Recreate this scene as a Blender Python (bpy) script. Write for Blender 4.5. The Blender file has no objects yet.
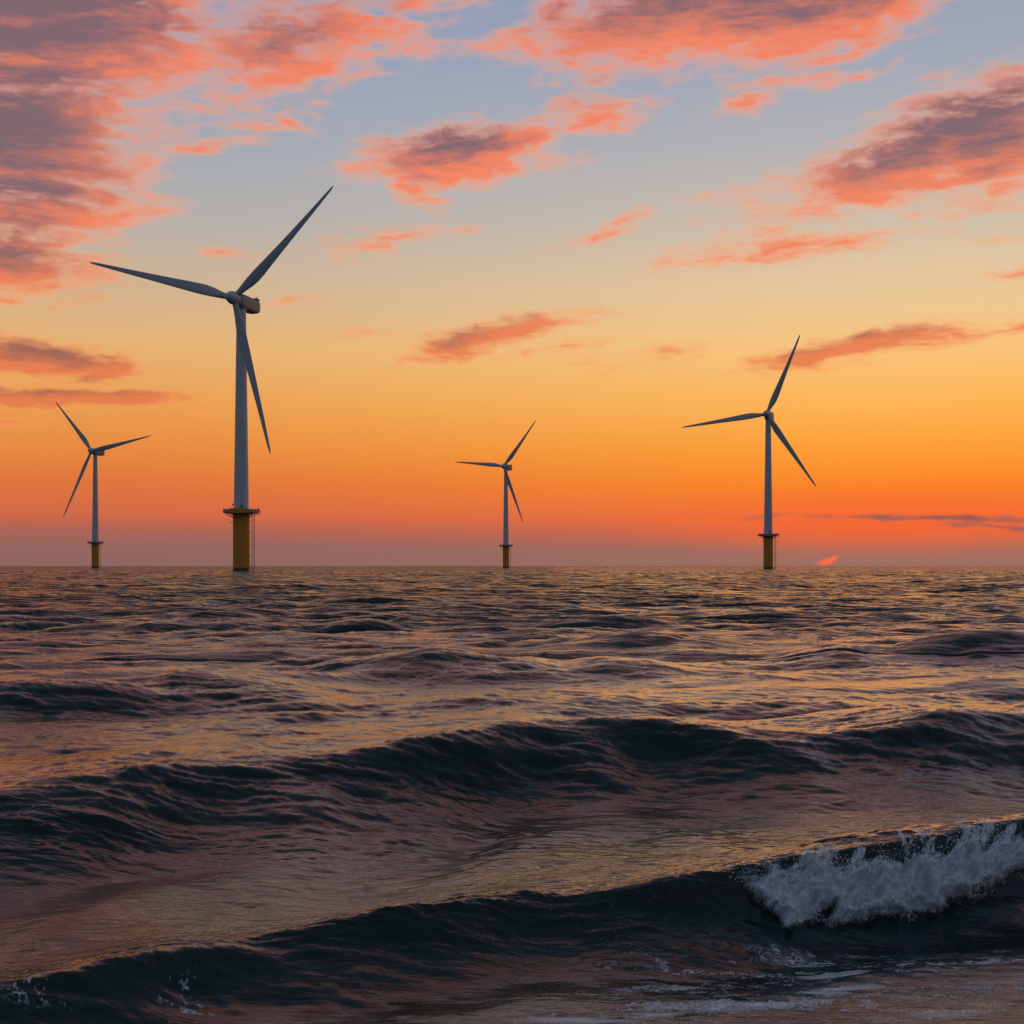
import bpy, math, random
import numpy as np
from mathutils import Vector, Matrix
R = math.radians
PI = math.pi
C = bpy.context.scene
COL = C.collection

# ------------------------------------------------------------------ camera
CAM_H = 3.0                      # metres above mean sea level
FPX = 1024 * 50 / 36.0           # focal length in pixels
HZ = 566.0                       # row of the horizon
cam_d = bpy.data.cameras.new("camera")
cam_d.lens = 50
cam_d.sensor_width = 36
cam_d.clip_start = 0.1
cam_d.clip_end = 100000
cam_d.shift_y = (HZ - 512) / 1024.0
cam = bpy.data.objects.new("camera", cam_d)
cam.location = (0, 0, CAM_H)
cam.rotation_euler = (R(90), 0, 0)
COL.objects.link(cam)
C.camera = cam

def azel(px, py):
    """direction (azimuth from +Y towards +X, elevation) of a point of the photograph"""
    u = (px - 512) / FPX
    v = (HZ - py) / FPX
    return math.atan(u), math.atan(v / math.sqrt(1 + u * u))

# ------------------------------------------------------------------ sky
SUN_AZ, SUN_EL = azel(828, 561)
w = bpy.data.worlds.new("World")
C.world = w
w.use_nodes = True
NT = w.node_tree
NT.nodes.clear()

def lin(c):
    return tuple(((x / 255) / 12.92 if x / 255 <= 0.04045 else ((x / 255 + 0.055) / 1.055) ** 2.4) for x in c)

class G:
    """small helper to write node graphs"""
    def __init__(s, nt): s.nt = nt
    def n(s, t, **k):
        nd = s.nt.nodes.new(t)
        for a, b in k.items(): setattr(nd, a, b)
        return nd
    def put(s, sock, v):
        if isinstance(v, bpy.types.NodeSocket): s.nt.links.new(v, sock)
        elif v is not None: sock.default_value = v
    def m(s, op, a, b=None, c=None, clamp=False):
        nd = s.n('ShaderNodeMath', operation=op, use_clamp=clamp)
        for i, v in enumerate((a, b, c)):
            if v is not None: s.put(nd.inputs[i], v)
        return nd.outputs[0]
    def v(s, op, a, b=None, sc=None):
        nd = s.n('ShaderNodeVectorMath', operation=op)
        s.put(nd.inputs[0], a)
        if b is not None: s.put(nd.inputs[1], b)
        if sc is not None: s.put(nd.inputs['Scale'], sc)
        return nd.outputs['Value'] if op in ('LENGTH', 'DOT_PRODUCT') else nd.outputs['Vector']
    def xyz(s, x, y, z=0.0):
        nd = s.n('ShaderNodeCombineXYZ')
        for i, q in enumerate((x, y, z)): s.put(nd.inputs[i], q)
        return nd.outputs[0]
    def sep(s, a):
        nd = s.n('ShaderNodeSeparateXYZ'); s.put(nd.inputs[0], a); return nd.outputs
    def mix(s, f, a, b, blend='MIX'):
        nd = s.n('ShaderNodeMix', data_type='RGBA', blend_type=blend)
        s.put(nd.inputs[0], f)
        for i, q in ((6, a), (7, b)):
            s.put(nd.inputs[i], q if isinstance(q, bpy.types.NodeSocket) else tuple(q)[:3] + (1,))
        return nd.outputs[2]
    def step(s, x, a, b):
        nd = s.n('ShaderNodeMapRange', interpolation_type='SMOOTHSTEP')
        s.put(nd.inputs[0], x); nd.inputs[1].default_value = a; nd.inputs[2].default_value = b
        return nd.outputs[0]
    def noise(s, vec, scale, detail=6, rough=0.55, dist=0.0, lac=2.0):
        nd = s.n('ShaderNodeTexNoise')
        s.put(nd.inputs['Vector'], vec)
        nd.inputs['Scale'].default_value = scale; nd.inputs['Detail'].default_value = detail
        nd.inputs['Roughness'].default_value = rough; nd.inputs['Distortion'].default_value = dist
        nd.inputs['Lacunarity'].default_value = lac
        return nd
    def ramp(s, f, stops):
        nd = s.n('ShaderNodeValToRGB')
        cr = nd.color_ramp
        while len(cr.elements) < len(stops): cr.elements.new(0.5)
        for e, (p, c) in zip(cr.elements, stops):
            e.position = p; e.color = tuple(c) + (1,)
        s.put(nd.inputs[0], f)
        return nd.outputs[0]
    def ell(s, vec, loc, rot, sc):
        nd = s.n('ShaderNodeMapping', vector_type='TEXTURE')
        s.put(nd.inputs[0], vec)
        nd.inputs[1].default_value = (loc[0], loc[1], 0)
        nd.inputs[2].default_value = (0, 0, rot)
        nd.inputs[3].default_value = (sc[0], sc[1], 1)
        return s.v('LENGTH', nd.outputs[0])

# clouds of the photograph: centre x, y, half sizes, tilt in degrees, weight
CLOUDS = [
 (40, 15, 240, 80, 4, 1.25), (285, 45, 165, 66, 18, .72), (400, 2, 80, 22, 5, .55), (20, 75, 190, 48, 3, 1.0),
 (20, 150, 140, 66, 2, 1.3), (40, 190, 130, 26, -4, .8), (40, 108, 160, 38, 0, .95), (15, 215, 120, 30, 0, .8), (5, 250, 115, 40, 4, .75), (0, 302, 34, 8, 0, .5), (20, 272, 110, 34, 2, .72),
 (40, 354, 125, 24, -3, 1.0), (80, 397, 150, 13, -1, 1.0), (8, 445, 50, 9, 0, .42), (5, 417, 46, 8, 0, .36),
 (765, 3, 270, 62, 8, 1.25), (730, 55, 100, 22, 0, .6), (560, 14, 60, 24, 10, .5), (740, 104, 46, 10, 16, .46),
 (770, 82, 70, 9, 4, .44), (842, 78, 52, 10, 10, .44), (925, 77, 24, 7, 8, .4), (800, 60, 50, 12, 6, .45),
 (465, 155, 140, 34, 6, 1.1), (600, 122, 74, 25, 6, .62), (400, 190, 40, 17, -30, .6),
 (395, 242, 78, 15, 9, .52), (612, 229, 56, 10, 15, .46), (800, 246, 165, 18, 3, .43), (700, 256, 90, 8, 3, .36),
 (960, 138, 255, 48, 17, 1.1), (1010, 160, 130, 40, 8, .8), (780, 195, 90, 10, 8, .5),
 (497, 337, 120, 13, 10, .8), (362, 330, 36, 9, 0, .5), (870, 345, 140, 17, 7, .85), (990, 327, 70, 10, 6, .55),
 (925, 517, 190, 4.5, 0, .62), (1010, 523, 110, 3, 0, .4), (212, 247, 30, 6, 3, .36), (290, 297, 34, 8, 5, .38), (285, 126, 40, 7, -18, .32),
 (500, 47, 34, 10, 5, .42), (445, 22, 30, 8, 0, .4), (1012, 268, 36, 8, 4, .42), (690, 350, 120, 9, 3, .3),
 (195, 147, 60, 9, 2, .42), (205, 410, 60, 8, 0, .22), (560, 350, 90, 6, 3, .24),
 # outside the picture: unseen clouds added for side views and pinkish water reflections
 (-150, 220, 160, 60, 0, .9), (-350, 120, 240, 80, 6, 1.0), (-300, 400, 200, 14, 0, .6), (1250, 120, 220, 60, 12, 1.0),
 (1400, 330, 260, 26, 4, .8), (300, -190, 420, 80, 6, .62), (900, -260, 480, 90, 8, .62), (420, -110, 300, 40, 3, .5), (500, -420, 700, 130, 3, .6), (1300, -480, 600, 120, 0, .6), (-200, -200, 320, 90, 0, 1.0)]

def cloud_group(name, clouds, fine):
    grp = bpy.data.node_groups.new(name, 'ShaderNodeTree')
    grp.interface.new_socket("Vector", in_out='INPUT', socket_type='NodeSocketVector')
    grp.interface.new_socket("Density", in_out='OUTPUT', socket_type='NodeSocketFloat')
    g = G(grp)
    gi = g.n('NodeGroupInput'); go = g.n('NodeGroupOutput')
    vin = gi.outputs[0]
    wn = g.noise(g.v('MULTIPLY', vin, (7, 22, 0)), 1.0, 3, .55)
    warp = g.v('MULTIPLY', g.v('SUBTRACT', wn.outputs['Color'], (.5, .5, .5)), (.09, .026, 0))
    vw = g.v('ADD', vin, warp)
    acc = None
    for ci, (px, py, ax, ay, rot, wt) in enumerate(clouds):
        a, e = azel(px, py)
        if ci and ci % 6 == 0:                   # keeps the node chain serial (the shader stack is small)
            nd = g.n('ShaderNodeVectorMath', operation='MULTIPLY_ADD')
            g.put(nd.inputs[0], acc); nd.inputs[1].default_value = (0, 0, 0); g.put(nd.inputs[2], vw)
            vw = nd.outputs[0]
        L = g.ell(vw, (a, e), R(rot), (ax / FPX, ay / FPX))
        q = g.m('MULTIPLY_ADD', L, -wt, wt)
        acc = q if acc is None else g.m('SMOOTH_MAX', acc, q, .08)
    # slightly rising streaks
    tilt = g.n('ShaderNodeMapping'); tilt.inputs[2].default_value = (0, 0, R(-5)); g.put(tilt.inputs[0], vw)
    big = g.noise(g.v('MULTIPLY', tilt.outputs[0], (9, 44, 0)), 1.0, 7 if fine else 4, .6, 0.35)
    d = g.m('ADD', acc, g.m('MULTIPLY', g.m('SUBTRACT', big.outputs[0], .5), 1.3))
    if fine:
        puf = g.noise(g.v('ADD', g.v('MULTIPLY', vw, (40, 78, 0)), (7.3, 2.1, 0)), 1.0, 4, .55, 0.3)
        d = g.m('ADD', d, g.m('MULTIPLY', g.m('SUBTRACT', puf.outputs[0], .5), .72))
    grp.links.new(d, go.inputs[0])
    return grp
GRP = cloud_group("cloud_density", CLOUDS, True)
GRP_CORE = cloud_group("cloud_core", [c for c in CLOUDS if c[5] >= .58], False)

g = G(NT)
tc = g.n('ShaderNodeTexCoord')
dx, dy, dz = g.sep(g.v('NORMALIZE', tc.outputs['Generated']))
el = g.m('ARCSINE', dz)
az = g.m('ARCTAN2', dx, dy)
pos = g.xyz(az, el, 0)
SPAN = 0.62
def stops(rows):
    out = []
    for py, c in rows:
        out.append((min(1, max(0, math.atan((HZ - py) / FPX) / SPAN)), lin(c)))
    return out
tel = g.m('DIVIDE', g.m('MAXIMUM', el, 0.0), SPAN)
left = g.ramp(tel, stops([(566, (141, 103, 97)), (545, (150, 102, 95)), (530, (176, 100, 85)), (515, (212, 106, 72)), (485, (224, 118, 62)),
    (450, (231, 140, 66)), (405, (234, 160, 84)), (350, (229, 178, 118)), (290, (205, 178, 148)), (225, (178, 174, 172)), (150, (162, 169, 180)),
    (60, (150, 162, 185)), (-120, (126, 143, 178)), (-400, (106, 119, 142))]))
right = g.ramp(tel, stops([(566, (156, 112, 98)), (548, (166, 108, 94)), (535, (206, 104, 76)), (520, (236, 112, 60)), (488, (252, 134, 38)),
    (450, (254, 160, 56)), (405, (254, 182, 88)), (350, (248, 198, 128)), (290, (231, 200, 158)), (225, (205, 190, 172)), (150, (180, 178, 181)),
    (60, (159, 166, 184)), (-120, (130, 146, 178)), (-400, (106, 119, 142))]))
front = g.mix(g.step(az, -.32, .30), left, right)
back = g.ramp(tel, [(0, (.11, .115, .145)), (.25, (.135, .155, .215)), (.7, (.155, .19, .28)), (1, (.165, .205, .30))])
# how far the direction is from the sunset, around the horizon
cosd = g.m('COSINE', g.m('SUBTRACT', az, SUN_AZ))
glow = g.ell(pos, azel(880, 520), 0, (300 / FPX, 42 / FPX))
front = g.mix(g.m('MULTIPLY', g.step(glow, 1.05, .1), .66), front, lin((252, 104, 46)))
sky = g.mix(g.step(cosd, -.15, .80), back, front)
zen = (.13, .165, .22)
sky = g.mix(g.step(el, .42, 1.15), sky, zen)

def density(gr, off):
    nd = g.n('ShaderNodeGroup'); nd.node_tree = gr
    g.put(nd.inputs[0], off)
    return nd.outputs[0]
D = density(GRP, pos)
# how much cloud lies between this point and the light from below
drop = g.m('MULTIPLY_ADD', el, -.045, -.0025)
tex = g.noise(g.v('MULTIPLY', g.v('ADD', pos, g.v('MULTIPLY', g.v('SUBTRACT', g.noise(g.v('MULTIPLY', pos, (16, 40, 0)), 1.0, 2).outputs['Color'], (.5, .5, .5)), (.04, .014, 0))), (38, 150, 0)), 1.0, 6, .62).outputs[0]
texc = g.m('SUBTRACT', tex, .5)
Dl = density(GRP_CORE, g.v('ADD', pos, g.xyz(.004, drop)))
D = g.m('MULTIPLY_ADD', texc, .85, D)
Dl = g.m('MULTIPLY_ADD', texc, -1.1, Dl)
alpha = g.step(D, -.09, .62)
low = g.step(el, .085, .03)
shade = g.m('MULTIPLY', g.step(Dl, .0, .86), g.step(D, .08, .7))
shade = g.m('MAXIMUM', shade, g.m('MULTIPLY', low, .95))
hi = g.step(el, .07, .27)
lit = g.mix(hi, lin((244, 156, 88)), lin((254, 164, 120)))
lit = g.mix(g.step(D, .12, .62), lit, g.mix(hi, lin((226, 122, 74)), lin((246, 130, 92))))
drk = g.mix(hi, lin((166, 98, 78)), lin((128, 96, 104)))
drk = g.mix(low, drk, lin((140, 88, 90)))
cc = g.mix(shade, lit, drk)
# clouds turn grey away from the sunset
cc = g.mix(g.step(cosd, .0, .75), (.12, .13, .18), cc)
sky = g.mix(g.m('MULTIPLY', alpha, .93), sky, cc)
# the last sliver of the sun, reddened behind the haze
s1 = g.ell(pos, azel(826, 562.2), R(10), (9.5 / FPX, 4.0 / FPX))
s2 = g.ell(pos, azel(831, 559.6), R(28), (8 / FPX, 2.6 / FPX))
sm = g.step(g.m('ADD', g.m('MINIMUM', s1, s2), g.m('MULTIPLY', texc, 1.6)), 1.35, .2)
sky = g.mix(g.m('MULTIPLY', sm, .95), sky, (1.1, .15, .06))
# below the horizon
sky = g.mix(g.step(el, -.004, -.02), sky, (.03, .035, .045))
ns = g.n('ShaderNodeTexSky', sky_type='NISHITA', sun_disc=False)
ns.sun_elevation = R(1.0)
ns.sun_rotation = SUN_AZ
bg = g.n('ShaderNodeBackground'); g.put(bg.inputs[0], sky); bg.inputs[1].default_value = 1.0
bg2 = g.n('ShaderNodeBackground'); g.put(bg2.inputs[0], ns.outputs[0]); bg2.inputs[1].default_value = 0.0
ad = g.n('ShaderNodeAddShader'); NT.links.new(bg.outputs[0], ad.inputs[0]); NT.links.new(bg2.outputs[0], ad.inputs[1])
wo = g.n('ShaderNodeOutputWorld'); NT.links.new(ad.outputs[0], wo.inputs[0])
w.cycles.sampling_method = 'MANUAL'
w.cycles.sample_map_resolution = 512

# ------------------------------------------------------------------ sun and exposure
sl = bpy.data.lights.new("sun", 'SUN')
sl.energy = 0.05
sl.angle = R(22)
sl.color = (1.0, .42, .16)
sun = bpy.data.objects.new("sun", sl)
sd = Vector((math.sin(SUN_AZ) * math.cos(R(3)), math.cos(SUN_AZ) * math.cos(R(3)), math.sin(R(3))))
sun.rotation_euler = sd.to_track_quat('Z', 'Y').to_euler()
COL.objects.link(sun)
C.view_settings.view_transform = 'Standard'
C.view_settings.look = 'None'
C.view_settings.exposure = 0
C.view_settings.gamma = 1
C.view_settings.use_curve_mapping = False

# ------------------------------------------------------------------ materials
def material(name):
    m = bpy.data.materials.new(name); m.use_nodes = True
    m.node_tree.nodes.clear()
    gg = G(m.node_tree)
    out = gg.n('ShaderNodeOutputMaterial'); p = gg.n('ShaderNodeBsdfPrincipled')
    m.node_tree.links.new(p.outputs[0], out.inputs[0])
    return m, gg, p
def paint(name, col, col2, rough=.5, growth=None):
    m, gg, p = material(name)
    t = gg.n('ShaderNodeTexCoord').outputs['Object']
    n1 = gg.noise(gg.v('MULTIPLY', t, (.35, .35, .04)), 1.0, 6, .6)
    n2 = gg.noise(t, .8, 5, .6)
    f = gg.m('MULTIPLY_ADD', n1.outputs[0], .8, gg.m('MULTIPLY', n2.outputs[0], .4))
    c = gg.mix(gg.step(f, .42, .82), col, col2)
    if growth:                                   # weed and mussels in the splash zone
        zz = gg.m('MULTIPLY_ADD', n2.outputs[0], 3.0, gg.sep(t)[2])
        c = gg.mix(gg.step(zz, 4.2, 2.6), c, growth)
    gg.put(p.inputs['Base Color'], c)
    gg.put(p.inputs['Roughness'], gg.m('MULTIPLY_ADD', n2.outputs[0], .25, rough - .12))
    return m
M_white = paint("weathered_white_paint", (.56, .57, .59), (.48, .49, .49), .45)
M_blade = paint("grey_gelcoat", (.38, .40, .42), (.33, .35, .36), .4)
M_yellow = paint("weathered_yellow_paint", (.70, .27, .004), (.56, .20, .004), .5, (.05, .042, .025))
M_housing = paint("dull_housing_paint", (.34, .30, .285), (.27, .24, .23), .5)
M_steel = paint("galvanised_steel", (.30, .31, .32), (.22, .22, .22), .5)
M_dark = paint("dark_grating", (.16, .16, .165), (.10, .10, .10), .6)
M_red, gg_, p_ = material("red_lens"); p_.inputs['Base Color'].default_value = (.3, .02, .015, 1); p_.inputs['Roughness'].default_value = .2

# ------------------------------------------------------------------ mesh helpers
class MB:
    def __init__(s): s.v = []; s.f = []
    def add(s, vs, fs):
        o = len(s.v); s.v += [tuple(q) for q in vs]; s.f += [tuple(i + o for i in f) for f in fs]
    def box(s, c, h, mat=None):
        vs = [Vector((c[0] + sx * h[0], c[1] + sy * h[1], c[2] + sz * h[2])) for sx in (-1, 1) for sy in (-1, 1) for sz in (-1, 1)]
        if mat: vs = [mat @ q for q in vs]
        s.add(vs, [(0, 1, 3, 2), (4, 6, 7, 5), (0, 4, 5, 1), (2, 3, 7, 6), (0, 2, 6, 4), (1, 5, 7, 3)])
    def lathe(s, prof, n=48, mat=None):
        vs = []; fs = []
        for r, z in prof:
            for k in range(n):
                a = 2 * PI * k / n
                q = Vector((r * math.cos(a), r * math.sin(a), z))
                vs.append(mat @ q if mat else q)
        for i in range(len(prof) - 1):
            for k in range(n):
                k2 = (k + 1) % n
                fs.append((i * n + k, i * n + k2, (i + 1) * n + k2, (i + 1) * n + k))
        fs.append(tuple(reversed(range(n)))); fs.append(tuple((len(prof) - 1) * n + k for k in range(n)))
        s.add(vs, fs)
    def tube(s, a, b, r, n=8):
        a = Vector(a); b = Vector(b); d = b - a
        s.lathe([(r, 0), (r, d.length)], n, Matrix.Translation(a) @ d.to_track_quat('Z', 'Y').to_matrix().to_4x4())
    def loft(s, rings):
        n = len(rings[0]); vs = [q for rr in rings for q in rr]; fs = []
        for i in range(len(rings) - 1):
            for k in range(n):
                k2 = (k + 1) % n
                fs.append((i * n + k, i * n + k2, (i + 1) * n + k2, (i + 1) * n + k))
        fs.append(tuple(reversed(range(n)))); fs.append(tuple((len(rings) - 1) * n + k for k in range(n)))
        s.add(vs, fs)
    def mesh(s, name, mat, smooth=35):
        me = bpy.data.meshes.new(name); me.from_pydata(s.v, [], s.f); me.update()
        me.materials.append(mat)
        if smooth:
            me.polygons.foreach_set('use_smooth', [True] * len(me.polygons))
            me.set_sharp_from_angle(angle=R(smooth))
        return me
def link(name, me, parent=None, mat=None):
    o = bpy.data.objects.new(name, me); COL.objects.link(o)
    if parent: o.parent = parent
    if mat is not None: o.matrix_local = mat
    return o

# ------------------------------------------------------------------ sea
rng = np.random.default_rng(11)

def fft_tile(N, L, lmin, lmax, spread, th0, power, seed):
    """periodic wave tile: height and horizontal (choppy) shifts, unit rms height"""
    rg = np.random.default_rng(seed)
    k1 = np.fft.fftfreq(N, L / N) * 2 * PI
    KX, KY = np.meshgrid(k1, k1, indexing='ij')
    K = np.hypot(KX, KY); K[0, 0] = 1
    th = np.arctan2(KY, KX) - th0
    lam = 2 * PI / K
    S = K ** (-power) * (np.abs(np.cos(th)) ** spread + .02)
    S *= np.exp(-(lam / lmax) ** 4) * np.exp(-(lmin / lam) ** 4)
    S[0, 0] = 0
    H = (rg.normal(size=(N, N)) + 1j * rg.normal(size=(N, N))) * np.sqrt(S)
    h = np.fft.ifft2(H).real
    s = 1 / h.std()
    dxx = np.fft.ifft2(-1j * KX / K * H).real
    dyy = np.fft.ifft2(-1j * KY / K * H).real
    return np.stack([h, dxx, dyy], -1).astype(np.float32) * s

def sample(tile, L, X, Y):
    N = tile.shape[0]
    u = (X / L * N) % N; v = (Y / L * N) % N
    i = np.floor(u).astype(np.int32); j = np.floor(v).astype(np.int32)
    fu = (u - i)[..., None]; fv = (v - j)[..., None]
    i %= N; j %= N; i1 = (i + 1) % N; j1 = (j + 1) % N
    t = tile if tile.ndim == 3 else tile[..., None]
    r = (t[i, j] * (1 - fu) + t[i1, j] * fu) * (1 - fv) + (t[i, j1] * (1 - fu) + t[i1, j1] * fu) * fv
    return r if tile.ndim == 3 else r[..., 0]

def noise_tile(N, beta, seed, k0=1.5):
    rg = np.random.default_rng(seed)
    k = np.fft.fftfreq(N) * N
    KX, KY = np.meshgrid(k, k, indexing='ij'); K = np.hypot(KX, KY); K[0, 0] = 1e9
    A = np.where(K >= k0, K ** (-beta / 2), 0)
    h = np.fft.ifft2((rg.normal(size=(N, N)) + 1j * rg.normal(size=(N, N))) * A).real
    return (h / h.std()).astype(np.float32)
NZ = noise_tile(1024, 3.2, 5)
NZ2 = noise_tile(1024, 2.6, 6)
NZS = noise_tile(1024, 5.0, 7)
NZR = noise_tile(1024, 4.4, 8, 5)
def nz(X, Y, fx, fy, t=None):           # fx, fy: size in metres of the tile
    return sample(NZ if t is None else t, 1.0, X / fx, Y / fy)

rows = [4.0]
while rows[-1] < 45000:
    d = rows[-1]
    rows.append(d * (1.0009 if 10.2 < d < 15.2 else 1.0024 if d < 45 else 1.0042 if d < 1100 else 1.014 if d < 4000 else 1.06))
rows = np.array(rows)
ac = np.concatenate([np.linspace(R(-62), R(-23), 150, endpoint=False), np.linspace(R(-23), R(23), 1300, endpoint=False), np.linspace(R(23), R(62), 151)])
DD, AA = np.meshgrid(rows, ac, indexing='ij')
X0 = DD * np.tan(AA) * np.minimum(1, 1.0); Y0 = DD.copy()
# keep the fan from growing too wide: plain tangent grid (rows run straight across)
STEP = np.gradient(rows)[:, None] * np.ones_like(DD)

TH = R(-90 + 12)                        # waves run towards the beach, a little to the right
T1 = fft_tile(1024, 130.0, 2.0, 9.0, 7, TH, 4.2, 21)
T2 = fft_tile(1024, 37.0, .7, 2.8, 5, TH + R(6), 3.8, 22)
T3 = fft_tile(1024, 11.3, .12, .75, 4, TH - R(10), 3.6, 23)

def px_world(px, py, z):
    d = (CAM_H - z) * FPX / (py - HZ)
    return (px - 512) * d / FPX, d

# each crest of the photograph: points on the crest line (x, y, height) ; front length, back length, lean
CRESTS = [
 # the breaker in front
 ([(-420, 1020, .30), (-250, 1008, .30), (0, 984, .31), (100, 962, .31), (160, 946, .33), (225, 942, .26), (300, 965, .10), (360, 985, .0)], .42, 1.2, .25),
 ([(120, 968, .0), (180, 950, .10), (260, 931, .28), (340, 912, .37), (400, 899, .40), (470, 893, .40), (530, 897, .28), (590, 920, .10), (640, 940, .0)], .42, 1.3, .3),
 ([(400, 915, .0), (450, 900, .18), (520, 890, .36), (600, 886, .41), (700, 866, .47), (760, 857, .52), (850, 843, .55), (950, 829, .58), (1024, 816, .60), (1250, 790, .6), (1500, 790, .4)], .50, 1.5, .5),
 # second wave
 ([(-500, 850, .5), (-200, 826, .5), (0, 790, .58), (90, 775, .62), (160, 764, .64), (250, 768, .50), (330, 795, .30), (410, 835, .0)], 1.35, 3.0, .5),
 ([(120, 778, .1), (220, 767, .42), (320, 757, .60), (420, 738, .68), (505, 721, .76), (560, 732, .62), (630, 758, .30), (700, 788, .0)], 1.35, 3.2, .55),
 ([(400, 742, .2), (480, 729, .5), (560, 724, .68), (640, 716, .78), (700, 726, .66), (780, 744, .46), (890, 772, .0)], 1.35, 3.2, .55),
 ([(540, 742, .15), (660, 738, .36), (740, 733, .5), (820, 735, .58), (880, 725, .62), (922, 705, .76), (970, 710, .68), (1024, 713, .64), (1250, 700, .6), (1500, 700, .5)], 1.4, 3.2, .5),
 # third row
 ([(-300, 700, .3), (-100, 694, .42), (0, 687, .46), (115, 683, .46), (190, 697, .2), (230, 706, .0)], 2.2, 4.0, .4),
 ([(90, 690, .0), (140, 681, .3), (190, 671, .50), (245, 680, .42), (320, 694, .2), (390, 702, .0)], 2.2, 4.0, .5),
 ([(260, 672, .0), (340, 662, .28), (430, 652, .46), (500, 659, .36), (600, 668, .0)], 2.4, 4.0, .5),
 ([(500, 648, .0), (580, 641, .32), (632, 631, .50), (700, 639, .34), (790, 648, .0)], 2.6, 4.5, .5),
 ([(540, 672, .0), (600, 660, .26), (650, 664, .26), (740, 682, .0)], 2.0, 3.5, .3),
 ([(740, 668, .0), (800, 655, .3), (850, 647, .48), (905, 653, .34), (960, 637, .54), (1024, 634, .54), (1200, 640, .4), (1350, 645, .0)], 2.5, 4.5, .5),
 ([(300, 614, .0), (435, 606, .30), (560, 613, .0)], 3.0, 5.0, .4),
 ([(30, 634, .0), (150, 625, .32), (300, 632, .0)], 3.0, 5.0, .4),
 ([(760, 602, .0), (850, 598, .28), (960, 603, .0)], 3.2, 6.0, .4),
]
near = rows < 260
Xn = X0[near]; Yn = Y0[near]
wob = nz(Xn, Yn, 19, 13, NZS) * .26 + nz(Xn, Yn, 8, 4, NZR) * .03
Zp = np.zeros_like(Xn); lean = np.zeros_like(Xn); trough = np.zeros_like(Xn)
tA = np.full_like(Xn, 99.0)
for ci, (pts, Lf, Lb, ln_) in enumerate(CRESTS):
    W = np.array([px_world(*p) + (p[2],) for p in pts])
    xs = np.linspace(W[0, 0], W[-1, 0], 400)
    def sm(a, n):
        k = np.hanning(2 * n + 1); k /= k.sum()
        return np.convolve(np.pad(a, n, mode='reflect', reflect_type='odd'), k, mode='valid')
    # a smooth crest line in plan; its height follows from the silhouette
    yc = sm(np.interp(xs, W[:, 0], W[:, 1]), 70)
    if W[:, 1].max() > 28:                       # far crests run nearly straight
        wl = W[:, 2] + .02
        A_ = np.stack([W[:, 0], np.ones(len(W))], 1) * np.sqrt(wl)[:, None]
        cf = np.linalg.lstsq(A_, W[:, 1] * np.sqrt(wl), rcond=None)[0]
        yc = np.clip(cf[0], -.35, .35) * (xs - np.average(W[:, 0], weights=wl)) + np.average(W[:, 1], weights=wl)
    pyc = sm(np.interp(xs, W[:, 0], [q_[1] for q_ in pts]), 16)
    h0 = sm(np.interp(xs, W[:, 0], W[:, 2]), 30)
    hh = np.clip(CAM_H - (pyc - HZ) * yc / FPX, 0, 1.0)
    hh = np.minimum(.8 * hh + .2 * h0, h0 + .22) * 1.07
    hh = np.maximum(sm(hh, 10), 0)
    ew = min((xs[-1] - xs[0]) * .22, .075 * yc.mean()); e0 = np.clip((xs - xs[0]) / ew, 0, 1); e1 = np.clip((xs[-1] - xs) / ew, 0, 1)
    hh = hh * (e0 * e0 * (3 - 2 * e0)) * (e1 * e1 * (3 - 2 * e1))
    slope = np.gradient(yc, xs)
    Y_c = np.interp(Xn, xs, yc); Hh = np.interp(Xn, xs, hh, left=0, right=0); cs = 1 / np.sqrt(1 + np.interp(Xn, xs, slope) ** 2)
    sc_ = Lf / .7
    s = (Yn - Y_c) * cs + wob * min(1.6, sc_ * .55) * np.clip(np.abs(Yn - Y_c) / (Lf * 1.2), .28, 1)
    e_ = .13 * Lf; sa = np.sqrt(s * s + e_ * e_) - e_
    tf = np.where(s < 0, sa, 0) / Lf; tb = np.where(s < 0, 0, sa) / Lb
    prof = np.where(s < 0, np.exp(-1.25 * tf ** 1.22), np.exp(-1.3 * tb ** 1.2))
    z = Hh * prof
    Zp = np.cbrt(Zp ** 3 + z ** 3)
    lean = np.sqrt(lean ** 2 + (ln_ * z * np.exp(-(tf * .8) ** 2) * np.exp(-(tb * 1.5) ** 2)) ** 2)
    trough = np.sqrt(trough ** 2 + (Hh * .17 * np.exp(-((np.where(s < 0, tf, -tb) - 2.3) / .9) ** 2)) ** 2)
    if ci == 2: tA = np.where(s < 0, tf, -tb)
Zn = Zp - trough

# spectrum waves, calmer close to the beach where the big waves are
fd = np.clip((DD - 16) / 60, 0, 1)
a1 = .022 + .090 * fd ** .7
a1 *= 1 + .30 * sample(NZ, 1.0, X0 / 410, Y0 / 330)
w1 = sample(T1, 130.0, X0, Y0)
far = np.clip((DD - 500) / 2500, 0, 1)
a1 *= np.clip(1.25 - STEP / 8.0, 0, 1)
a2 = (.0055 + .030 * np.clip((DD - 10) / 50, 0, 1)) * np.clip(1.5 - STEP / .9, 0, 1)
w2 = sample(T2, 37.0, X0 * .985 + Y0 * .17, Y0 * .985 - X0 * .17)
a3 = (.0028 + .0035 * np.clip((DD - 8) / 25, 0, 1)) * np.clip(1.4 - STEP / .16, 0, 1)
calm = np.clip(.85 + .45 * sample(NZ2, 1.0, X0 / 31, Y0 / 24), .25, 1.6)
a2 *= calm; a3 *= calm
w3 = sample(T3, 11.3, X0 * .97 - Y0 * .24, Y0 * .97 + X0 * .24)
Z = w1[..., 0] * a1 + w2[..., 0] * a2 + w3[..., 0] * a3
CH = 1.15
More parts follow.
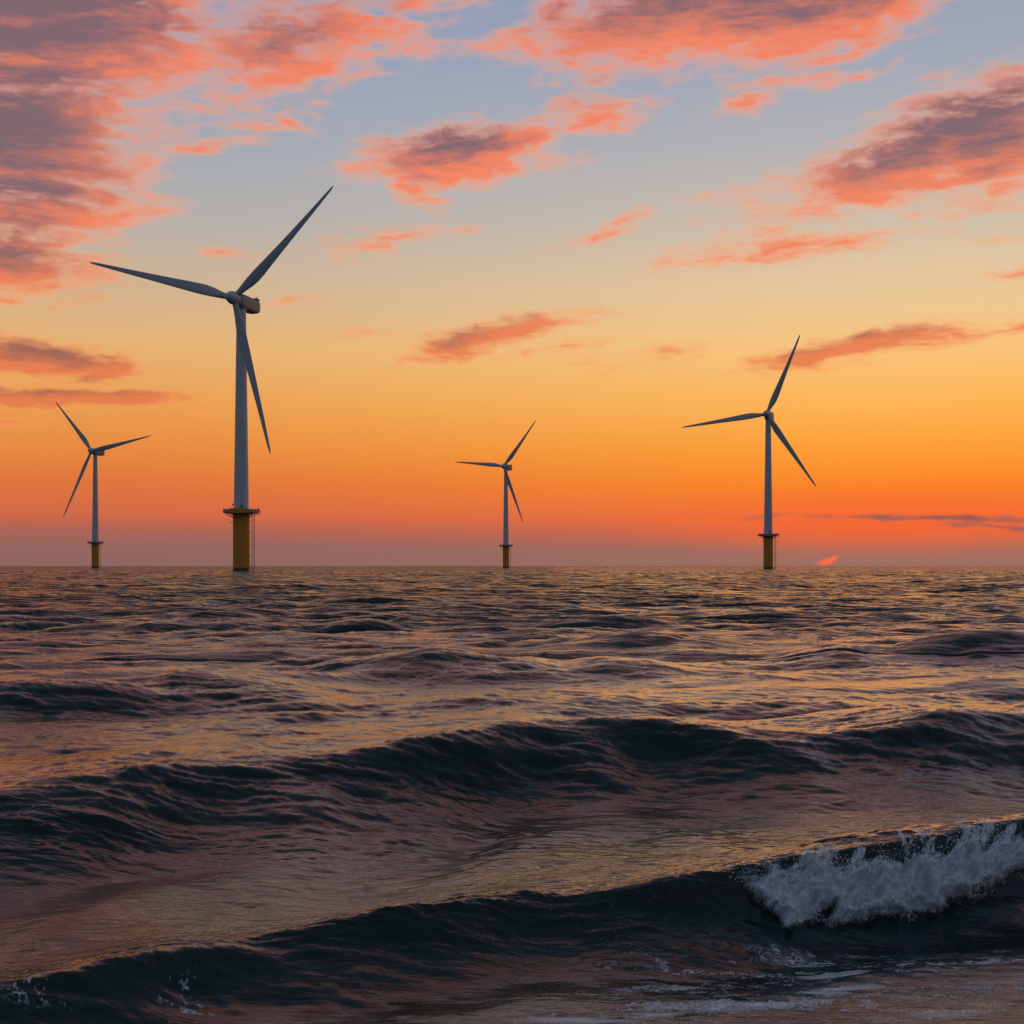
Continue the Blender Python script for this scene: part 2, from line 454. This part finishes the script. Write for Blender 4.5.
X = X0 + CH * (w1[..., 1] * a1 + w2[..., 1] * a2 + w3[..., 1] * a3 * .8)
Y = Y0 + CH * (w1[..., 2] * a1 + w2[..., 2] * a2 + w3[..., 2] * a3 * .8)
Z[near] += Zn
Y[near] -= lean
# ridges that fan obliquely down the faces of the big waves
face = np.clip(Zp / .35, 0, 1)
fx = Xn + .9 * Yn + nz(Xn, Yn, 9, 9) * .25
fy = Yn - .25 * Xn
rg1 = nz(fx, fy, 17.0, 4.2, NZR) + .5 * nz(fx, fy, 7.0, 1.9, NZR)
Z[near] += face * (1 - np.clip((Yn - 30) / 30, 0, 1)) * (.010 * rg1 + .0032 * nz(fx, fy + .2 * fx, 5.5, 1.15, NZR))

# foam ---------------------------------------------------------------
PXn = 512 + FPX * Xn / Yn
fv0 = tA * .62 + .25 * Xn
t_ = tA + .07 * nz(Xn, fv0, 4.0, 4.0, NZR) + .045 * nz(Xn, fv0, 2.2, 2.2, NZ2)
xa = np.interp(PXn, [722, 778, 830, 905, 925, 985, 1015, 1040], [0, .7, 1, 1, 1, 1, .75, 0], left=0, right=0)
top = np.interp(PXn, [745, 775, 840, 905, 930, 965, 1020], [.05, .12, .10, .24, .18, .12, .2])
bot = np.interp(PXn, [745, 770, 800, 860, 940, 1000, 1030], [.5, .95, 1.3, 1.5, 1.5, 1.2, .95])
bt = bot + .055 * nz(Xn, fv0, 4.4, 4.4, NZR)
foam = np.clip((t_ - top) / .22, 0, 1) * np.clip((bt - t_) / .30, 0, 1) * np.clip(xa * 1.25, 0, 1)
# falling lip: thin streaks between crest and foam
lip = np.clip((t_ + .05) / .1, 0, 1) * np.clip((top + .1 - t_) / .1, 0, 1) * np.clip(xa, 0, 1) * np.clip(nz(Xn + .3 * tA, tA * .12, 1.6, 1, NZ2) * .35 + .35, 0, .7)
foamA = np.maximum(foam, lip)
fv = tA * .62 + .25 * Xn
bil = np.abs(nz(Xn, fv, 2.6, 2.6, NZR)); bil2 = np.abs(nz(Xn + 3, fv, 1.05, 1.05, NZR))
puffs = np.clip(1.0 - .5 * bil, 0, 1) * .12 + np.clip(1 - .5 * bil2, 0, 1) * .035
fs_ = foam * foam * (3 - 2 * foam)
Z[near] += fs_ * puffs * .75
Y[near] -= fs_ * puffs * 1.05
# thin lace of old foam drifting on the flat water in front
PYn = HZ + FPX * CAM_H / Yn
lx = nz(Xn + .35 * nz(Xn, Yn, 3, 3), Yn, 9.0, 3.2, NZR) + .12 * nz(Xn, Yn, 4.0, 1.6, NZ2)
ridge = np.clip(1 - np.abs(lx) / .30, 0, 1)
reg = np.exp(-((PXn - 840) / 260) ** 2 - ((PYn - 985) / 40) ** 2) + .9 * np.exp(-((PXn - 600) / 110) ** 2 - ((PYn - 1018) / 16) ** 2)
lace = np.clip(reg, 0, 1) * (ridge * .75 + np.clip(nz(Xn, Yn, 8.0, 2.6, NZR) * .3, 0, .5))
loc2 = np.exp(-((PXn - 190) / 40) ** 2 - ((PYn - 1015) / 22) ** 2) + np.exp(-((PXn - 40) / 45) ** 2 - ((PYn - 1025) / 10) ** 2)
lace = np.maximum(lace, np.clip(loc2, 0, 1) * ridge * .7)
facet = np.interp(tA, [-.1, .15, 1.3, 2.0], [0, 1, 1, 0]) * np.interp(PXn, [300, 420, 700, 760], [0, .8, .9, 0])
v1 = nz(Xn + .5 * tA, tA * .5, 2.2, 3.0, NZ2)
lace = np.maximum(lace, facet * np.clip(1 - np.abs(v1) / .09, 0, 1) * .42)
FO = np.zeros_like(X0); FO[near] = np.maximum(foamA, lace * 1.05)
RP = np.clip((STEP - .05) / .5, 0, 1)

nr, nc = X.shape
co = np.stack([X, Y, Z], -1).reshape(-1, 3).astype(np.float32)
ii = np.arange(nr * nc).reshape(nr, nc)
q = np.stack([ii[:-1, :-1], ii[:-1, 1:], ii[1:, 1:], ii[1:, :-1]], -1).reshape(-1, 4).astype(np.int32)
me = bpy.data.meshes.new("sea")
me.vertices.add(len(co)); me.vertices.foreach_set('co', co.ravel())
me.loops.add(q.size); me.loops.foreach_set('vertex_index', q.ravel())
me.polygons.add(len(q)); me.polygons.foreach_set('loop_start', np.arange(0, q.size, 4, dtype=np.int32))
me.polygons.foreach_set('use_smooth', np.ones(len(q), dtype=bool))
for nm, arr in (('foam', FO), ('ripple', RP)):
    at = me.attributes.new(nm, 'FLOAT', 'POINT'); at.data.foreach_set('value', arr.ravel().astype(np.float32))
me.update(); me.validate()

m, gg, p = material("sea_water")
nodes = m.node_tree
t = gg.n('ShaderNodeNewGeometry').outputs['Position']
fo = gg.n('ShaderNodeAttribute', attribute_name='foam').outputs['Fac']
rp = gg.n('ShaderNodeAttribute', attribute_name='ripple').outputs['Fac']
# fine ripples everywhere
tw = gg.v('ADD', t, gg.v('MULTIPLY', gg.v('SUBTRACT', gg.noise(gg.v('MULTIPLY', t, (.5, .8, .8)), 1, 3).outputs['Color'], (.5, .5, .5)), (.9, .5, 0)))
r1 = gg.noise(gg.v('MULTIPLY', tw, (2.6, 10, 10)), 1.0, 4, .5)
r2 = gg.noise(gg.v('MULTIPLY', tw, (14, 42, 42)), 1.0, 3, .6)
# coarser chop where the sheet is too wide-meshed to carry it
r3 = gg.noise(gg.v('MULTIPLY', t, (.45, 1.3, 0)), 1.0, 4, .6)
r4 = gg.noise(gg.v('MULTIPLY', t, (.09, .24, 0)), 1.0, 3, .55)
hgt = gg.m('ADD', gg.m('MULTIPLY', r1.outputs[0], .011), gg.m('MULTIPLY', r2.outputs[0], .0018))
hgt = gg.m('ADD', hgt, gg.m('MULTIPLY', gg.m('MULTIPLY', r3.outputs[0], .42), rp))
hgt = gg.m('ADD', hgt, gg.m('MULTIPLY', gg.m('MULTIPLY', r4.outputs[0], 2.6), gg.m('MULTIPLY', rp, rp)))
fn = gg.noise(gg.v('MULTIPLY', t, (1, 1, 1)), 38, 6, .68)
fn2 = gg.noise(t, 11, 5, .6)
hgt = gg.m('ADD', hgt, gg.m('MULTIPLY', gg.m('MULTIPLY', gg.m('ADD', gg.m('MULTIPLY', fn.outputs[0], .5), fn2.outputs[0]), .045), gg.step(fo, .45, 1.0)))
bp = gg.n('ShaderNodeBump'); bp.inputs['Strength'].default_value = 1; bp.inputs['Distance'].default_value = 1
gg.put(bp.inputs['Height'], hgt)
p.inputs['Base Color'].default_value = (.005, .020, .019, 1)
p.inputs['Roughness'].default_value = .09
p.inputs['IOR'].default_value = 1.333
p.inputs['Specular Tint'].default_value = (1.0, .93, .91, 1)  # pinkish sheen put into the reflection colour; real water reflects untinted
tf_ = gg.v('MULTIPLY', t, (.55, 1.1, 0))
c1 = gg.v('SUBTRACT', gg.noise(tf_, 1.0, 3, .6).outputs['Color'], (.5, .5, .5))
c2 = gg.v('SUBTRACT', gg.noise(gg.v('MULTIPLY', t, (.06, .05, 0)), 1.0, 3, .6).outputs['Color'], (.5, .5, .5))
sl_ = gg.v('ADD', gg.v('MULTIPLY', gg.v('ADD', c1, c2), (.6, .95, 0)), (0, -.28, 0))    # wave fronts lean towards the beach
nrm = gg.v('NORMALIZE', gg.v('ADD', bp.outputs[0], gg.v('SCALE', sl_, sc=rp)))
gg.put(p.inputs['Normal'], nrm)
p2 = gg.n('ShaderNodeBsdfPrincipled')
p2.inputs['Base Color'].default_value = (.82, .87, .92, 1); p2.inputs['Roughness'].default_value = .8
gg.put(p2.inputs['Normal'], bp.outputs[0])
fm = gg.m('ADD', fo, gg.m('MULTIPLY', gg.m('SUBTRACT', gg.m('MULTIPLY_ADD', fn.outputs[0], .6, gg.m('MULTIPLY', fn2.outputs[0], .4)), .5), .65))
fm = gg.m('MULTIPLY', gg.step(fm, .14, .78), gg.step(fo, .02, .25))
mx = gg.n('ShaderNodeMixShader'); gg.put(mx.inputs[0], fm)
nodes.links.new(p.outputs[0], mx.inputs[1]); nodes.links.new(p2.outputs[0], mx.inputs[2])
nodes.links.new(mx.outputs[0], [n for n in nodes.nodes if n.type == 'OUTPUT_MATERIAL'][0].inputs[0])
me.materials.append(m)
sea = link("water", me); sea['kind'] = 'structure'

# froth and spray thrown up by the breaker: droplets in one mesh
N3 = co.reshape(nr, nc, 3)[near]
wgt = (foam * (Yn < 20)).ravel()
vs_ = N3.reshape(-1, 3)
area = (STEP[near] * DD[near] * np.gradient(ac)[None, :]).ravel()
pr = wgt * area; pr /= pr.sum()
ND = 20000
pick = rng.choice(len(pr), ND, p=pr)
base = vs_[pick] + rng.normal(size=(ND, 3)) * (.012, .012, .008)
off = rng.exponential(.009, ND)
base[:, 2] += off * .8; base[:, 1] -= off * 1.0
rad = np.clip(rng.lognormal(math.log(.0019), .45, ND), .0008, .007)
# fine spray over the lip
lipw = (((tA > .02) & (tA < .4)) * np.clip(xa, 0, 1) * (Yn < 20)).ravel() * area; lipw /= lipw.sum()
NL = 700
pk = rng.choice(len(lipw), NL, p=lipw)
b2 = vs_[pk] + rng.normal(size=(NL, 3)) * (.02, .02, .015); b2[:, 2] += rng.exponential(.018, NL)
base = np.concatenate([base, b2]); rad = np.concatenate([rad, np.clip(rng.lognormal(math.log(.0032), .4, NL), .0015, .008)])
ph = (1 + 5 ** .5) / 2
ico = np.array([(-1, ph, 0), (1, ph, 0), (-1, -ph, 0), (1, -ph, 0), (0, -1, ph), (0, 1, ph), (0, -1, -ph), (0, 1, -ph), (ph, 0, -1), (ph, 0, 1), (-ph, 0, -1), (-ph, 0, 1)]) / math.hypot(1, ph)
icf = np.array([(0, 11, 5), (0, 5, 1), (0, 1, 7), (0, 7, 10), (0, 10, 11), (1, 5, 9), (5, 11, 4), (11, 10, 2), (10, 7, 6), (7, 1, 8), (3, 9, 4), (3, 4, 2), (3, 2, 6), (3, 6, 8), (3, 8, 9), (4, 9, 5), (2, 4, 11), (6, 2, 10), (8, 6, 7), (9, 8, 1)])
sc3 = rad[:, None] * rng.uniform(.7, 1.5, (len(rad), 3))
vv = (base[:, None, :] + ico[None] * sc3[:, None, :]).reshape(-1, 3).astype(np.float32)
ff = (icf[None] + (np.arange(len(rad)) * 12)[:, None, None]).reshape(-1).astype(np.int32)
fmz = bpy.data.meshes.new("sea_foam")
fmz.vertices.add(len(vv)); fmz.vertices.foreach_set('co', vv.ravel())
fmz.loops.add(len(ff)); fmz.loops.foreach_set('vertex_index', ff)
fmz.polygons.add(len(ff) // 3); fmz.polygons.foreach_set('loop_start', np.arange(0, len(ff), 3, dtype=np.int32))
fmz.polygons.foreach_set('use_smooth', np.ones(len(ff) // 3, dtype=bool))
fmz.update(); fmz.validate()
mf, gf, pf = material("white_froth")
pf.inputs['Base Color'].default_value = (.82, .86, .90, 1); pf.inputs['Roughness'].default_value = .6
fmz.materials.append(mf)
fob = link("sea_foam", fmz)
fob['kind'] = 'stuff'; fob['label'] = 'white froth and spray tumbling down the front of the nearest breaking wave'; fob['category'] = 'foam'

# ------------------------------------------------------------------ wind turbines
DECK = 35.2       # platform above the sea
HUBZ = 161.5
OV = 8.5          # hub in front of the tower axis
TILT = R(4)
def meshes():
    M = {}
    b = MB(); b.lathe([(5.0, -8), (5.0, .2), (4.95, .2), (4.95, 34.4), (5.15, 34.5), (5.15, 35.3), (4.6, 35.4)], 64); M['monopile'] = b.mesh('monopile', M_yellow)
    b = MB()
    pr = [(4.6, DECK + .3), (4.6, DECK + .9), (4.45, DECK + .95)]
    zt = HUBZ - 4.2
    for k in range(1, 5):
        z = DECK + 1 + (zt - DECK - 1) * k / 4
        r = 4.45 + (2.75 - 4.45) * k / 4
        pr += [(r + .03, z - .25), (r + .03, z), (r, z + .02)]
    pr[-1] = (2.75, zt)
    b.lathe(pr, 64)
    M['tower'] = b.mesh('tower', M_white)
    # service door at the foot of the tower
    b = MB(); b.box((1.2, -4.4, DECK + 2.4), (.6, .12, 1.3)); b.box((1.2, -4.5, DECK + 3.9), (.8, .3, .08)); M['door'] = b.mesh('door', M_dark, 0)
    # platform
    b = MB()
    b.lathe([(5.2, DECK - 1.4), (7.2, DECK - .9), (10.6, DECK - .55), (10.9, DECK - .5), (10.9, DECK + .15), (10.6, DECK + .3), (4.3, DECK + .3)], 64)
    for k in range(12):
        a = 2 * PI * k / 12
        b.tube((5.0 * math.cos(a), 5.0 * math.sin(a), DECK - 3.4), (9.6 * math.cos(a), 9.6 * math.sin(a), DECK - .8), .16, 6)
    M['platform'] = b.mesh('platform', M_steel)
    b = MB()
    n = 40
    for k in range(n):
        a = 2 * PI * k / n; a2 = 2 * PI * (k + 1) / n
        p0 = (10.7 * math.cos(a), 10.7 * math.sin(a)); p1 = (10.7 * math.cos(a2), 10.7 * math.sin(a2))
        b.tube((*p0, DECK + .2), (*p0, DECK + 1.75), .07, 6)
        for z in (.75, 1.25, 1.75): b.tube((*p0, DECK + z), (*p1, DECK + z), .055, 6)
        mid = Matrix.Translation((10.78 * math.cos((a + a2) / 2), 10.78 * math.sin((a + a2) / 2), DECK + .85)) @ Matrix.Rotation((a + a2) / 2, 4, 'Z'); b.box((0, 0, 0), (.03, .8, .62), mid)
    M['railing'] = b.mesh('railing', M_steel)
    # boat landing: two fender rails and a ladder on standoffs, right of the pile
    b = MB()
    for x in (6.5, 7.9): b.tube((x, -.6, -4), (x, -.6, DECK - .4), .17, 8)
    z = .4
    while z < DECK - .8:
        b.tube((6.5, -.6, z), (7.9, -.6, z), .075, 6); z += .95
    for z in (2, 9, 16, 23, 30, 34): b.tube((4.7, -.4, z), (6.5, -.6, z + .0), .14, 6)
    M['ladder'] = b.mesh('ladder', M_dark)
    # small crane at the platform edge
    b = MB()
    b.tube((10.2, -2.0, DECK + .2), (10.2, -2.0, DECK + 2.6), .22, 8); b.tube((10.2, -2.0, DECK + 2.5), (12.2, -2.6, DECK - .2), .17, 8)
    b.tube((12.2, -2.6, DECK - .1), (12.2, -2.6, DECK - 1.2), .10, 6); b.tube((12.0, -2.6, DECK - 1.2), (9.8, -2.2, DECK - 1.9), .12, 6)
    M['crane'] = b.mesh('davit_crane', M_dark)
    b = MB(); b.tube((-4.9, -1.0, DECK + 4.2), (-4.1, -.6, DECK + 4.2), .12, 6); b.lathe([(.25, 0), (.42, .25), (.42, 1.0), (.2, 1.25)], 12, Matrix.Translation((-4.95, -1.0, DECK + 3.9))); M['lamp'] = b.mesh('navigation_lamp', M_dark)
    b = MB(); b.tube((-5.0, -.8, DECK - 5.6), (-6.4, -1.1, DECK - 5.9), .13, 6); b.tube((-6.4, -1.1, DECK - 5.9), (-6.7, -1.15, DECK - 6.7), .12, 6); b.tube((-5.0, -.8, DECK - 7), (-6.4, -1.1, DECK - 5.9), .1, 6); M['bracket'] = b.mesh('mooring_bracket', M_dark)
    # nacelle, local frame: +x along the axis to the nose, z up, origin at hub centre
    def ring(x, w_, zlo, zhi, e=4.0, n=40):
        out = []
        for k in range(n):
            a = 2 * PI * k / n
            c, s_ = math.cos(a), math.sin(a)
            cx = math.copysign(abs(c) ** (2 / e), c); sx = math.copysign(abs(s_) ** (2 / e), s_)
            out.append((x, w_ * cx, (zlo + zhi) / 2 + (zhi - zlo) / 2 * sx))
        return out
    b = MB()
    b.loft([ring(-2.2, 2.6, -2.8, 2.8, 2.2), ring(-3.2, 3.3, -3.7, 3.6, 2.8), ring(-5, 3.7, -4.3, 4.0), ring(-9, 3.8, -4.6, 4.1, 5), ring(-18, 3.8, -4.5, 4.1, 5), ring(-23.5, 3.6, -3.9, 3.9, 5), ring(-25.2, 3.3, -3.2, 3.6, 4.5), ring(-25.6, 2.9, -2.7, 3.2, 4)])
    M['nacelle'] = b.mesh('nacelle', M_housing)
    b = MB()
    b.box((-22.8, 0, 4.5), (1.9, 2.9, .62)); b.tube((-24.4, 1.5, 4.2), (-24.4, 1.5, 6.6), .12, 6); b.tube((-24.9, 1.5, 6.3), (-23.9, 1.5, 6.3), .08, 6)
    for s in (-1, 1): b.tube((-24.5, 2.6 * s, 5), (-20.9, 2.6 * s, 5.5), .08, 6)
    M['cooler'] = b.mesh('cooler', M_dark)
    # yaw bearing collar between tower and nacelle
    b = MB(); b.lathe([(2.7, HUBZ - 5.2), (3.2, HUBZ - 5.0), (3.2, HUBZ - 3.6), (2.6, HUBZ - 3.5)], 48); M['collar'] = b.mesh('yaw_collar', M_white)
    # hub and spinner
    b = MB()
    turn = Matrix.Rotation(PI / 2, 4, 'Y')
    b.lathe([(2.9, -2.3), (3.6, -1.9), (3.9, -.6), (3.95, .8), (3.7, 2.4), (3.25, 3.9), (2.6, 5.3), (1.75, 6.5), (.8, 7.2), (.05, 7.4)], 48, turn)
    M['hub'] = b.mesh('hub', M_white)
    # blade along +z, chord along y, thickness along x
    rings = []
    for f, ch, th, tw in [(.025, 3.6, 3.6, 0), (.06, 3.6, 3.5, 8), (.10, 4.6, 3.0, 14), (.15, 6.0, 2.35, 15), (.20, 6.7, 1.9, 13), (.26, 6.6, 1.6, 11), (.35, 5.8, 1.3, 8), (.48, 4.75, .98, 5), (.62, 3.75, .72, 3), (.76, 2.85, .5, 1.5), (.88, 2.1, .34, .5), (.95, 1.6, .24, 0), (.985, 1.05, .16, 0), (1.0, .35, .08, 0)]:
        rr = []
        for k in range(28):
            a = 2 * PI * k / 28
            blend = min(1, max(0, (f - .05) / .12))
            y = math.cos(a) * .5
            thick = math.sin(a) * .5 * (1 - blend * .55 * (.5 + y))       # thin trailing edge
            yy = (y + blend * .12) * ch; xx = thick * th
            tt = R(tw)
            pre = 3.0 * f ** 2                                              # prebend away from the tower
            rr.append((xx * math.cos(tt) - yy * math.sin(tt) + pre, xx * math.sin(tt) + yy * math.cos(tt), f))
        rings.append(rr)
    b = MB(); b.loft(rings); M['blade'] = b.mesh('blade', M_blade, 50)
    # yellow panel in front of the platform
    b = MB()
    for k in range(10):
        a0 = R(-117 + 54 * k / 10); a1 = R(-117 + 54 * (k + 1) / 10)
        P = [(r * math.cos(a), r * math.sin(a), z) for z in (DECK - .8, DECK + 1.95) for a in (a0, a1) for r in (10.95, 11.1)]
        b.add(P, [(0, 1, 3, 2), (4, 6, 7, 5), (1, 5, 7, 3), (0, 2, 6, 4)] + ([(0, 4, 5, 1)] if k == 0 else []) + ([(2, 3, 7, 6)] if k == 9 else []))
    M['panel'] = b.mesh('gate_panel', M_yellow, 0)
    return M
MS = meshes()

def to_px(P): return np.array([512 + FPX * P[0] / P[1], HZ - FPX * (P[2] - CAM_H) / P[1]])
def turbine(px, dist, hub_py, yaw, tips, label, panel=False):
    x = (px - 512) * dist / FPX
    root = bpy.data.objects.new('wind_turbine', None); COL.objects.link(root)
    root.location = (x, dist, 0); root.empty_display_size = 5
    root['label'] = label; root['category'] = 'wind turbine'; root['group'] = 'wind turbines standing in the sea'
    sc = 1.0
    for nm, k in (('monopile', 'monopile'), ('tower', 'tower'), ('ladder', 'ladder'), ('davit_crane', 'crane'), ('navigation_lamp', 'lamp'), ('mooring_bracket', 'bracket')):
        o = link(nm, MS[k], root)
        if nm == 'tower': link('door', MS['door'], o); link('yaw_collar', MS['collar'], o)
    pl = link('platform', MS['platform'], root)
    link('railing', MS['railing'], pl)
    if panel: link('gate_panel', MS['panel'], pl)
    hz = CAM_H + (HZ - hub_py) * (dist - OV) / FPX
    hz = HUBZ + max(-1.2, min(1.2, hz - HUBZ))
    ax = Vector((-math.sin(yaw) * math.cos(TILT), -math.cos(yaw) * math.cos(TILT), math.sin(TILT)))
    side = Vector((0, 0, 1)).cross(ax).normalized(); up = ax.cross(side)
    Rm = Matrix((ax, side, up)).transposed().to_4x4()
    hubp = Vector((0, 0, hz)) + ax * OV
    nac = link('nacelle', MS['nacelle'], root, Matrix.Translation(hubp) @ Rm)
    link('cooler', MS['cooler'], nac)
    hub = link('hub', MS['hub'], root, Matrix.Translation(hubp) @ Rm)
    hw = Vector((x, dist, 0)) + hubp
    for tp in tips:
        # blade angle and length whose tip lands on the tip in the photograph
        a, L = 0.0, 92.0
        best = None
        for it in range(4):
            for da in np.linspace(-PI, PI, 361) / (1, 30, 300, 3000)[it]:
                for dl in (np.linspace(-12, 12, 25) / (1, 6, 40, 200)[it]):
                    aa = a + da; ll = L + dl
                    tipw = hw + (side * math.cos(aa) + up * math.sin(aa)) * ll + ax * 3.0
                    e = (512 + FPX * tipw.x / tipw.y - tp[0]) ** 2 + (HZ - FPX * (tipw.z - CAM_H) / tipw.y - tp[1]) ** 2
                    if best is None or e < best[0]: best = (e, aa, ll)
            a, L = best[1], best[2]
        L = min(106, max(84, L))
        # local: y = side, z = up ; blade mesh along z scaled to its length
        rot = Matrix.Rotation(a - PI / 2, 4, 'X') @ Matrix.Diagonal((1, 1, L, 1))
        link('blade', MS['blade'], hub, rot)
        print('BLADE', label[:20], round(math.degrees(a), 1), round(L, 1), round(best[0], 2))
    return root
turbine(241.3, 850, 299, R(20), [(333.5, 185.5), (89.5, 262.5), (270.5, 453.5)], 'largest and nearest wind turbine, left of centre, with yellow base and wide platform', True)
turbine(768.2, 1494, 414.5, R(20), [(800, 334.5), (682, 427.5), (816.5, 487)], 'second tallest wind turbine, standing alone to the right beside the setting sun')
turbine(95.3, 1970, 451, R(20), [(55.5, 402), (151, 435.5), (63, 517.5)], 'small distant wind turbine at the far left, one blade pointing up left')
turbine(505.9, 2264, 466.5, R(25), [(536, 420), (455, 462), (523, 522)], 'smallest and farthest wind turbine, standing near the middle of the horizon')
